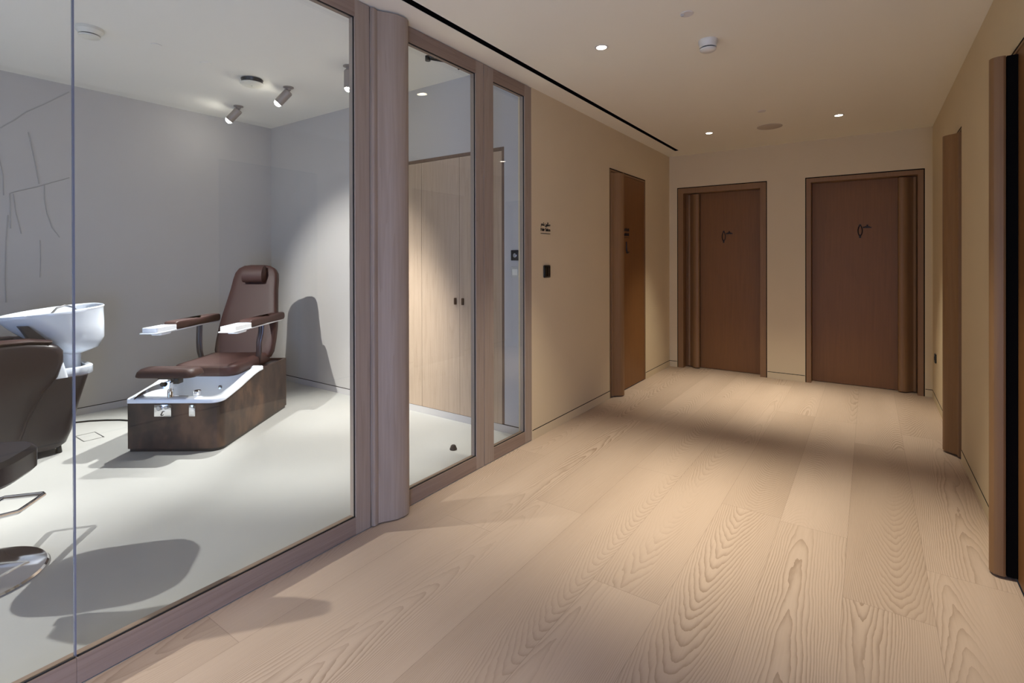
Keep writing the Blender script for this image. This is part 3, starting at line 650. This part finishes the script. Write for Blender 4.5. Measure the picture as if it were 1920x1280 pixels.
# white collar tray
ct = rrect(-0.235, 1.10, 0.255, 1.375, 0.03, 0.12, 8, 3)
def L3(P, z): return [(x, Y(y), z) for x, y in P]
ct2 = rrect(-0.228, 1.105, 0.248, 1.368, 0.03, 0.115, 8, 3); ct3 = rrect(-0.19, 1.14, 0.21, 1.335, 0.03, 0.09, 8, 3)
MB().loft([L3(ct2, 0.538), L3(ct, 0.545), L3(ct, 0.598), L3(ct2, 0.604), L3(ct3, 0.600), L3(ct3, 0.575)]).done('basin_tray', 'ceramic', bw, angle=50)
MB().loft([L3(rrect(-0.235, 1.10, 0.285, 1.20, 0.02, 0.02, 4, 2), 0.53), L3(rrect(-0.22, 1.10, 0.29, 1.16, 0.02, 0.02, 4, 2), 0.70), L3(rrect(-0.2, 1.10, 0.27, 1.13, 0.01, 0.01, 4, 2), 0.77)]).done('basin_apron', 'ceramic', bw, angle=50)
MB().loft([L3([(0.01+0.085*math.cos(a), 1.265+0.072*math.sin(a)) for a in [2*math.pi*k/28 for k in range(28)]], z) for z in (0.57, 0.72)]).done('basin_neck', 'ceramic', bw)
# bowl
def bowl_loop(cy, ry_f, ry_b, rx, zf, zb, n=44):
    out = []
    for k in range(n):
        a = 2*math.pi*k/n; c, s_ = math.cos(a), math.sin(a)
        ry = ry_b if s_ > 0 else ry_f
        # squarer back, pointed front
        ex = 0.72 if s_ > 0 else 1.0
        x_ = rx*(abs(c)**ex)*(1 if c > 0 else -1)*(1.0 if s_ > 0 else (1-0.30*abs(s_)**2))
        y_ = ry*(abs(s_)**(0.8 if s_ > 0 else 1.0))*(1 if s_ > 0 else -1)
        tt = (cy+y_-0.87)/(1.47-0.87)
        out.append((x_+0.01, Y(cy+y_), zf+(zb-zf)*max(0, min(1, tt))))
    return out
MB().loft([bowl_loop(1.285, 0.075, 0.055, 0.10, 0.685, 0.685), bowl_loop(1.275, 0.13, 0.165, 0.17, 0.725, 0.725), bowl_loop(1.25, 0.205, 0.222, 0.21, 0.79, 0.80), bowl_loop(1.22, 0.285, 0.25, 0.232, 0.885, 0.92), bowl_loop(1.20, 0.335, 0.265, 0.24, 0.965, 1.03), bowl_loop(1.20, 0.342, 0.272, 0.246, 0.985, 1.045),
           bowl_loop(1.20, 0.335, 0.266, 0.240, 0.992, 1.053), bowl_loop(1.20, 0.318, 0.252, 0.225, 0.985, 1.045), bowl_loop(1.215, 0.28, 0.225, 0.20, 0.90, 0.92), bowl_loop(1.25, 0.19, 0.17, 0.155, 0.80, 0.80), bowl_loop(1.275, 0.10, 0.09, 0.09, 0.745, 0.745)]).done('basin', 'ceramic', bw, angle=60)
MB().tube([(0.01+0.17, Y(1.11), 0.99), (0.01+0.16, Y(1.13), 1.01), (0.01+0.15, Y(1.16), 1.045), (0.01+0.12, Y(1.21), 1.06), (0.01+0.08, Y(1.27), 1.04), (0.01+0.04, Y(1.31), 1.0)], 0.007, 8).box((0.165, Y(1.05), 0.99), (0.19, Y(1.12), 1.006), 0.003).done('shower_hose', 'steel', bw)
MB().loft([[(x, Y(y), z) for x, y, z in L_] for L_ in ([(-0.12, 0.95, 0.93), (0.18, 0.95, 0.93), (0.18, 1.0, 0.93), (-0.12, 1.0, 0.93)], [(-0.12, 1.03, 0.80), (0.20, 1.03, 0.80), (0.20, 1.15, 0.76), (-0.12, 1.15, 0.76)])]).done('neck_bracket', plain('grey_bracket', '4a4a4c', 0.4), bw)

# ------------------------------------------------------------------ styling chair (mostly outside the frame)
FD = math.atan2(0.79, 0.61)
st = tag(empty('styling_chair', (-3.21, 0.46, 0), FD), 'styling chair with round chrome base disc and chrome footrest loop, cut by left frame edge', 'chair')
MB().lathe([(0.258, 0), (0.262, 0.006), (0.255, 0.014), (0.18, 0.03), (0.10, 0.042), (0.05, 0.048), (0.045, 0.06)], n=72).done('base_disc', 'chrome', st, angle=25)
MB().lathe([(0.04, 0.05), (0.04, 0.28), (0.03, 0.285), (0.03, 0.44)]).done('pump_column', 'chrome', st)
MB().tube([(0.03, 0.05, 0.24), (0.075, 0.20, 0.20), (0.088, 0.385, 0.20), (0.08, 0.398, 0.20), (-0.08, 0.398, 0.20), (-0.088, 0.385, 0.20), (-0.075, 0.20, 0.20), (-0.03, 0.05, 0.24)], 0.011, 10).done('footrest_loop', 'chrome', st)
def sloft(secs): return [[(x, y, z) for x, y in rrect(x0, y0, x1, y1, r, r, 6, 2)] for z, x0, x1, y0, y1, r in secs]
MB().loft(sloft([(0.44, -0.20, 0.20, -0.22, 0.16, 0.12), (0.455, -0.215, 0.215, -0.235, 0.175, 0.14), (0.53, -0.215, 0.215, -0.235, 0.175, 0.14), (0.55, -0.195, 0.195, -0.215, 0.155, 0.12)])).done('seat', 'darkleather', st)
bkp = []
for yy, d in ((-0.235, 0.02), (-0.25, 0.0), (-0.285, 0.0), (-0.30, 0.02)):
    P = rrect(-0.24+d, 0.60+d, 0.24-d, 0.90-d, 0.11, 0.11, 6, 2); bkp.append([(x, yy-0.15*(z-0.55), z) for x, z in P])
MB().loft(bkp).done('backrest', 'darkleather', st)
MB().box((-0.04, -0.30, 0.47), (0.04, -0.255, 0.66), 0.008).done('back_bracket', 'steel', st)
